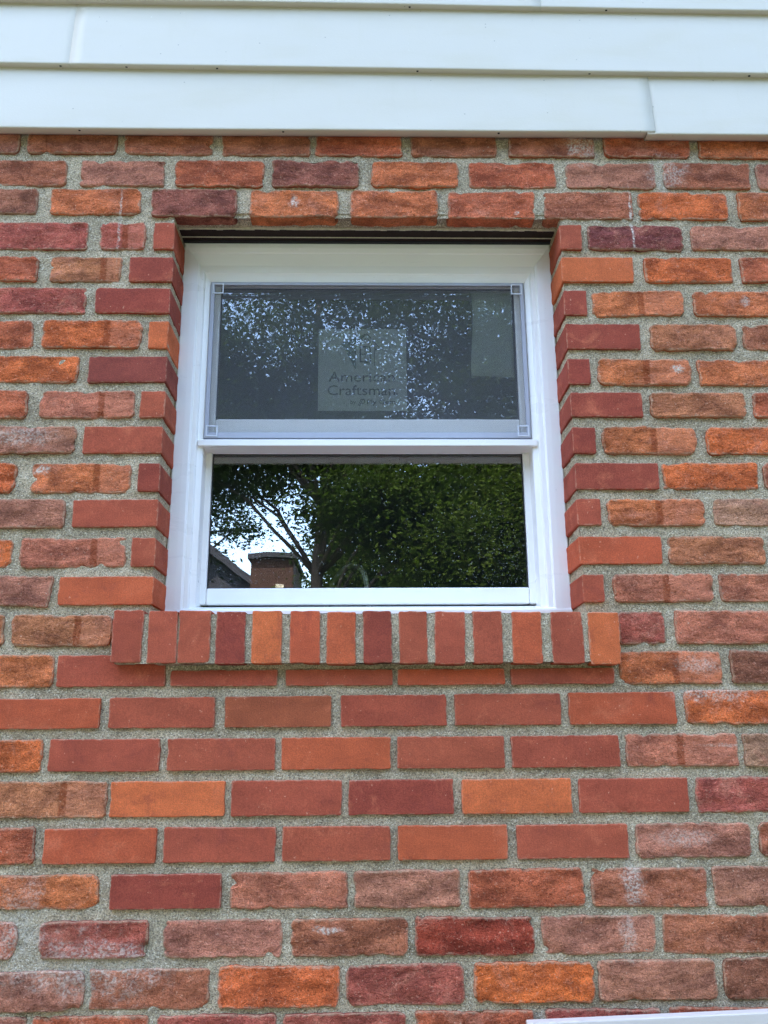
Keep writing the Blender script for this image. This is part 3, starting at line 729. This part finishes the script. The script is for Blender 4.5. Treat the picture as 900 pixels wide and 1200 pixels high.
def wires():
    V, F = [], []
    n = 0
    p_, h = .00155, .00010
    q = np.array([[-1, -1], [1, -1], [1, 1], [-1, 1]]) * h
    for x in np.arange(A + fw, B_ - fw, p_):
        for z in (C_ + .012, D_ - .007):
            for a in q: V.append((x + a[0], .1195 + a[1], z))
        F += [(n + i, n + (i + 1) % 4, n + 4 + (i + 1) % 4, n + 4 + i) for i in range(4)]; n += 8
    for z in np.arange(C_ + .0125, D_ - .007, p_):
        for x in (A + fw, B_ - fw):
            for a in q: V.append((x, .1199 + a[0], z + a[1]))
        F += [(n + i, n + (i + 1) % 4, n + 4 + (i + 1) % 4, n + 4 + i) for i in range(4)]; n += 8
    o = link_mesh('mesh_screen', mesh_np('mesh_screen', V, F), scr, M['screen_mesh']); o.location = SL
    tag(o, kind='stuff')
wires()

# ---------------------------------------------------------------- papers stuck to the inside of the upper pane
SY = .1535
stk = thing('window_label', 'square pale maker label with a dormer emblem behind the upper pane', 'label', (-.009, SY, 2.349))
KL = -Vector(stk.location)
x0, x1, z0, z1 = -.1072, .0898, 2.3495, 2.5468
def kpart(mb, name, mat): o = mb.build(name, mat, stk); o.location = KL; return o
kpart(MB().box(x0, x1, SY, SY + .0004, z0, z1), 'paper', M['paper'])
def lp(px, py): return (x0 + (px - 95) / (750 - 95) * (x1 - x0), z1 - (py - 102) / (718 - 102) * (z1 - z0))
def shape(pts, name, mat, dy=.0004): return kpart(MB().poly([lp(*q) for q in pts], SY - dy, SY - dy + .0003), name, mat)
shape([(265, 215), (440, 140), (452, 148), (358, 232), (372, 245), (370, 410)], 'emblem_shade', M['ink_green'], .0004)
def stroke(mb, a, b, w):
    a, b = Vector(a), Vector(b); d = (b - a).normalized(); n_ = Vector((-d.y, d.x)) * w / 2
    return mb.poly([lp(*q) for q in (a + n_, b + n_, b - n_, a - n_)], SY - .0008, SY - .0005)
em = MB()
for a, b, w in (((352, 232), (456, 140), 7), ((456, 140), (550, 248), 7), ((372, 244), (456, 168), 5), ((456, 168), (522, 262), 5), ((550, 248), (512, 264), 7), ((352, 232), (374, 242), 5),
                ((372, 244), (372, 405), 4), ((511, 266), (511, 384), 5)): stroke(em, a, b, w)
kpart(em, 'emblem_dormer', M['ink'])
em = MB()
for a, b, w in (((406, 236), (406, 356), 9), ((480, 240), (480, 358), 9), ((402, 238), (484, 240), 9), ((402, 352), (484, 358), 9), ((442, 240), (442, 354), 5), ((408, 294), (478, 298), 7)): stroke(em, a, b, w)
kpart(em, 'emblem_window', M['ink'])
em = MB()
for a, b, w in (((390, 680), (412, 634), 5), ((412, 634), (424, 640), 5), ((400, 684), (424, 632), 5), ((424, 632), (440, 640), 6), ((440, 640), (434, 662), 6), ((434, 662), (416, 664), 6)): stroke(em, a, b, w)
kpart(em, 'maker_mark', M['ink'])
def text(body, px0, px1, py_base, py_cap, bold=0.0):
    cu = bpy.data.curves.new('lettering', 'FONT'); cu.body = body; cu.size = 1.0; cu.extrude = 0.0; cu.offset = bold; cu.resolution_u = 3
    tmp = bpy.data.objects.new('lettering_tmp', cu); COL.objects.link(tmp)
    bpy.context.view_layer.update()
    dg = bpy.context.evaluated_depsgraph_get()
    me = bpy.data.meshes.new_from_object(tmp.evaluated_get(dg)); bpy.data.objects.remove(tmp)
    co = np.array([v.co[:] for v in me.vertices])
    xmin, xmax = co[:, 0].min(), co[:, 0].max()
    (xa, zb), (xb, zc) = lp(px0, py_base), lp(px1, py_cap)
    cap = .729
    new = np.stack([xa + (co[:, 0] - xmin) / (xmax - xmin) * (xb - xa), np.full(len(co), SY - .0007), zb + co[:, 1] / cap * (zc - zb)], -1)
    me.vertices.foreach_set('co', new.astype(np.float32).ravel()); me.update()
    o = link_mesh('lettering', me, stk, M['ink']); o.location = KL
    return o
text('American', 172, 660, 502, 425); text('Craftsman', 165, 662, 602, 525); text('by', 334, 374, 668, 636); text('Ply Gem', 456, 664, 668, 634, .012)
text('.', 672, 682, 598, 528)

# a wavy plain sheet of paper in the corner of the pane
def paper_sheet():
    V, F = [], []
    n = 12
    for i in range(n + 1):
        for j in range(n + 1):
            u, v = i / n, j / n
            x = .2385 + (.332 - .2385) * u + .004 * math.sin(v * 5) * (1 - u) ; z = 2.651 - (2.651 - 2.434) * v - .004 * u * v
            V.append((x, SY + .0006 + .0022 * (1 + math.sin(u * 4 + v * 3)), z))
    for i in range(n):
        for j in range(n): F.append((i * (n + 1) + j, (i + 1) * (n + 1) + j, (i + 1) * (n + 1) + j + 1, i * (n + 1) + j + 1))
    me = mesh_np('paper_sheet', V, F, True)
    o = link_mesh('paper_sheet', me, None, M['sheet'])
    s = o.modifiers.new('thickness', 'SOLIDIFY'); s.thickness = .0003
    tag(o, 'plain grey green paper sheet in the upper corner of the screened pane', 'paper')
paper_sheet()

# ---------------------------------------------------------------- board propped below
bd = MB()
pa, pb = Vector((.262, 0, 1.1985)), Vector((.6599, 0, 1.2102))
dd = (pb - pa).normalized()
pts = [pa, pa + dd * 1.1]
quad = [(pts[0].x, pts[0].z), (pts[1].x, pts[1].z), (pts[1].x + .02, pts[1].z - 1.2), (pts[0].x + .02, pts[0].z - 1.2)]
bd.poly([(x, z) for x, z in quad], -.062, -.040)
o = bd.build('white_board', M['white_board'], None, .002, loc=(.8, -.05, 0.0))
tag(o, 'white painted board standing against the brick wall below the window', 'board')

# ---------------------------------------------------------------- the house behind the wall
hs = thing('house_body', 'dark room behind the window, with unseen walls and roof added to block sun', 'building', (0, 2.5, 0))
HL = -Vector(hs.location)
def hpart(mb, name, mat): o = mb.build(name, mat, hs); o.location = HL; return o
rm = MB(); rm.box(-1.6, 1.6, 2.8, 2.85, .02, 2.75).box(-1.65, -1.6, .2, 2.85, .02, 2.75).box(1.6, 1.65, .2, 2.85, .02, 2.75).box(-1.65, 1.65, .2, 2.85, 2.75, 2.8).box(-1.65, 1.65, .2, 2.85, .0, .02)
hpart(rm, 'room', M['interior'])
il = MB(); il.box(-1.6, -.40, .2, .215, .02, 2.75).box(.41, 1.6, .2, .215, .02, 2.75).box(-.40, .41, .2, .215, .02, 1.90).box(-.40, .41, .2, .215, 2.70, 2.75)
hpart(il, 'inner_wall', M['interior'])
hpart(MB().box(-3.0, 3.0, .02, .10, 2.80, 5.6).box(-3.0, -2.9, .02, 6, 0, 5.6).box(2.9, 3.0, .02, 6, 0, 5.6).box(-2.9, 2.9, 5.9, 6, 0, 5.6), 'sun_block_wall', M['siding'])  # unseen upper wall and shell, added to block sun and light leaks
hpart(MB().add([(-3.2, -.35, 5.55), (3.2, -.35, 5.55), (3.2, 3, 7.2), (-3.2, 3, 7.2), (3.2, 6.35, 5.55), (-3.2, 6.35, 5.55)], [(0, 1, 2, 3), (3, 2, 4, 5), (0, 3, 5), (1, 4, 2), (0, 5, 4, 1)]), 'roof', M['roof'])  # unseen roof, added to keep the sun off the front and the room
fa = thing('kitchen_faucet', 'pale curved gooseneck faucet just inside the lower pane', 'faucet', (-.10, .80, 1.72))
arc = [(-.115, .80, 1.70), (-.115, .80, 1.98)] + [(-.115 + .115 * (1 - math.cos(q)) / 2, .80 - .38 * (1 - math.cos(q)) / 2, 2.0 + .085 * math.sin(q)) for q in np.linspace(0.1, math.pi - .12, 16)] + [(0.0, .415, 1.985), (.004, .412, 1.955)]
o = MB().tube(arc, .0065, 12).build('spout', M['faucet'], fa, 0, True); o.location = -Vector(fa.location)
o = MB().tube([(-.115, .80, 1.69), (-.115, .80, 1.75)], [.022, .016], 12).build('base', M['faucet'], fa, 0, True); o.location = -Vector(fa.location)

# ---------------------------------------------------------------- the yard opposite, seen reflected in the panes, plus unseen parts added to shape light
gv, gf = sheet(-400, 400, -400, 400, 16, lambda x, y: (x, y, -.02 + 0 * x))
tag(link_mesh('lawn', mesh_np('lawn', gv, gf), None, M['grass']), kind='structure')

cp, cf = sheet(-14, 14, -8.5, -.02, .5, lambda x, y: (x, y, .004 + .01 * vnoise(x * .8, y * .8, 0, 3)))
tag(link_mesh('added_driveway', mesh_np('added_driveway', cp, cf, True), None, M['added_ground']), kind='structure')  # unseen ground, added dark and neutral to limit bounce onto the wall

def tree(name, label, x, y, h, trunk_r, crown, nclu, nleaf, leaf, mat, sd, lean=(0, 0), spread=(.30, .30, .14)):
    """crown: list of (dx, dy, z, rx, ry, rz)"""
    rng = np.random.RandomState(sd)
    root = thing(name, label, 'tree', (x, y, 0), 'trees opposite the window')
    top = Vector((lean[0], lean[1], h))
    pts = [Vector((top.x * (i / 9) + .05 * math.sin(i * 1.3 + sd), top.y * (i / 9), h * i / 9 - .05 * (i == 0))) for i in range(10)]
    rad = [trunk_r * (1.25 if i == 0 else 1 - .085 * i) for i in range(10)]
    tb = MB().tube(pts, rad, 10)
    cents = []
    for (dx, dy, cz, rx, ry, rz) in crown:
        n = int(nclu / len(crown))
        p = rng.normal(size=(n, 3)); p /= np.linalg.norm(p, axis=1)[:, None]; p *= (rng.rand(n, 1) ** .45)
        cents.append(p * (rx, ry, rz) + (dx, dy, cz))
    cents = np.concatenate(cents)
    for c in cents[rng.choice(len(cents), min(26, len(cents)), replace=False)]:
        i = min(8, max(2, int((c[2] - .8) / h * 9))); a = pts[i]; b = Vector(c); mid = a.lerp(b, .5) + Vector((0, 0, .25))
        tb.tube([a, mid, b], [trunk_r * .32, trunk_r * .2, .012], 6)
    tb.build('trunk', M['bark'], root, 0, True)
    n = len(cents) * nleaf
    base = np.repeat(cents, nleaf, 0) + rng.normal(size=(n, 3)) * spread
    d = rng.normal(size=(n, 3)) * (1, 1, .55); d /= np.linalg.norm(d, axis=1)[:, None]
    u = np.cross(d, rng.normal(size=(n, 3))); u /= np.linalg.norm(u, axis=1)[:, None]
    s = leaf * rng.uniform(.6, 1.3, (n, 1))
    V = np.stack([base - d * s, base + u * s * .42, base + d * s, base - u * s * .42], 1).reshape(-1, 3)
    F = np.arange(n * 4).reshape(-1, 4)
    link_mesh('crown', mesh_np('crown', V, F), root, M[mat])
    return root
tree('maple_tree', 'tall tree with a straight dark trunk opposite the window', -.70, -10.2, 8.8, .12, [(-.1, 0, 7.1, 2.4, 1.6, 1.7), (1.4, .3, 4.8, 1.3, 1.0, .7), (-1.5, 0, 6.2, 1.2, 1.0, 1.2)], 160, 640, .042, 'leaf1', 1, (0, 0), (.36, .36, .17))
tree('maple_tree', 'leaning leafy tree beside the straight dark trunk', -3.1, -11.0, 8.5, .13, [(-.3, 0, 7.0, 1.6, 1.4, 1.8), (-.5, .2, 4.4, .6, .8, .5)], 50, 600, .042, 'leaf2', 2, (.5, 0), (.36, .36, .17))
tree('maple_tree', 'broad bushy tree with low boughs opposite the window', 2.2, -9.6, 8.2, .13, [(-.2, 0, 6.9, 2.0, 1.4, 1.7), (-.3, .1, 4.0, 1.9, 1.3, 1.3)], 125, 560, .040, 'leaf3', 3, (0, 0), (.34, .34, .16))
tree('maple_tree', 'dense dark tree filling the back of the yard', 2.6, -17, 11, .22, [(0, 0, 5.6, 4.0, 2.3, 3.0), (-1.5, 0, 3.4, 2.4, 2.0, 2.0)], 330, 260, .07, 'leaf2', 4, (0, 0), (.45, .45, .2))
tree('maple_tree', 'rounded tree standing far behind beside the neighbour house', -.8, -20, 11, .2, [(0.6, 0, 5.0, 1.3, 2.0, 2.4), (0, 0, 9.4, 2.6, 2, 2.2)], 100, 440, .07, 'leaf1', 5, (0, 0), (.45, .45, .2))
tree('maple_tree', 'tall far tree over the neighbour roof', -6.2, -26, 14, .25, [(0, 0, 10.5, 3.6, 2.2, 3.6)], 48, 420, .08, 'leaf2', 6, (0, 0), (.5, .5, .25))
tree('maple_tree', 'tall far tree at the back of the yard', 5.5, -22, 14, .25, [(0, 0, 8.8, 3.6, 2.2, 4.2)], 70, 440, .08, 'leaf1', 7, (0, 0), (.5, .5, .25))

# unseen wood added on both sides to block light from the horizon
rw = np.random.RandomState(11)
nw = 60000
ang = np.where(rw.rand(nw) < .5, rw.uniform(-1.5, -.38, nw), rw.uniform(.38, 1.5, nw))
rr = 19 + 6 * rw.rand(nw) + 2 * np.sin(ang * 9); hh = (10.5 + 2.2 * np.sin(ang * 13) + 1.5 * np.sin(ang * 31)) * np.sqrt(rw.rand(nw))
wc = np.stack([rr * np.sin(ang), -rr * np.cos(ang) * .9 - .5, hh], -1)
wd = rw.normal(size=(nw, 3)); wd /= np.linalg.norm(wd, axis=1)[:, None]
wu = np.cross(wd, rw.normal(size=(nw, 3))); wu /= np.linalg.norm(wu, axis=1)[:, None]
wsz = rw.uniform(.16, .34, (nw, 1))
wv = np.stack([wc - wd * wsz, wc + wu * wsz * .5, wc + wd * wsz, wc - wu * wsz * .5], 1).reshape(-1, 3)
tag(link_mesh('light_block_wood', mesh_np('light_block_wood', wv, np.arange(nw * 4).reshape(-1, 4)), None, M['leaf2']), 'unseen leafy wood added at the sides to block low sky light', 'wood', None, 'stuff')

nb = thing('neighbour_house', 'brown neighbour house with a dark gable roof across the yard', 'building', (-4.7, -24, 0))
MB().poly([(-2.6, 0), (1.2, 0), (1.2, 6.2), (-.3, 7.3), (-2.6, 5.6)], -5, 0).build('wall', M['roof'], nb)
MB().box(1.25, 2.5, -3, .4, 0, 6.9).build('brown_wing', M['neighbour'], nb)
MB().box(1.15, 2.6, -3.1, .5, 6.9, 7.05).build('flat_roof', M['roof'], nb)
MB().add([(-3, .3, 5.3), (-.3, .3, 7.3), (1.24, .3, 6.15), (-3, -5.3, 5.3), (-.3, -5.3, 7.3), (1.24, -5.3, 6.15), (-3, .3, 5.55), (-.3, .3, 7.6), (1.24, .3, 6.4), (-3, -5.3, 5.55), (-.3, -5.3, 7.6), (1.24, -5.3, 6.4)],
         [(0, 1, 7, 6), (1, 2, 8, 7), (6, 7, 10, 9), (7, 8, 11, 10), (0, 3, 4, 1), (1, 4, 5, 2), (0, 6, 9, 3), (2, 5, 11, 8), (3, 9, 10, 4), (4, 10, 11, 5)]).build('gable_roof', M['roof'], nb)
MB().box(2.0, 2.25, .403, .45, 5.2, 6.1).build('window', M['siding'], nb)
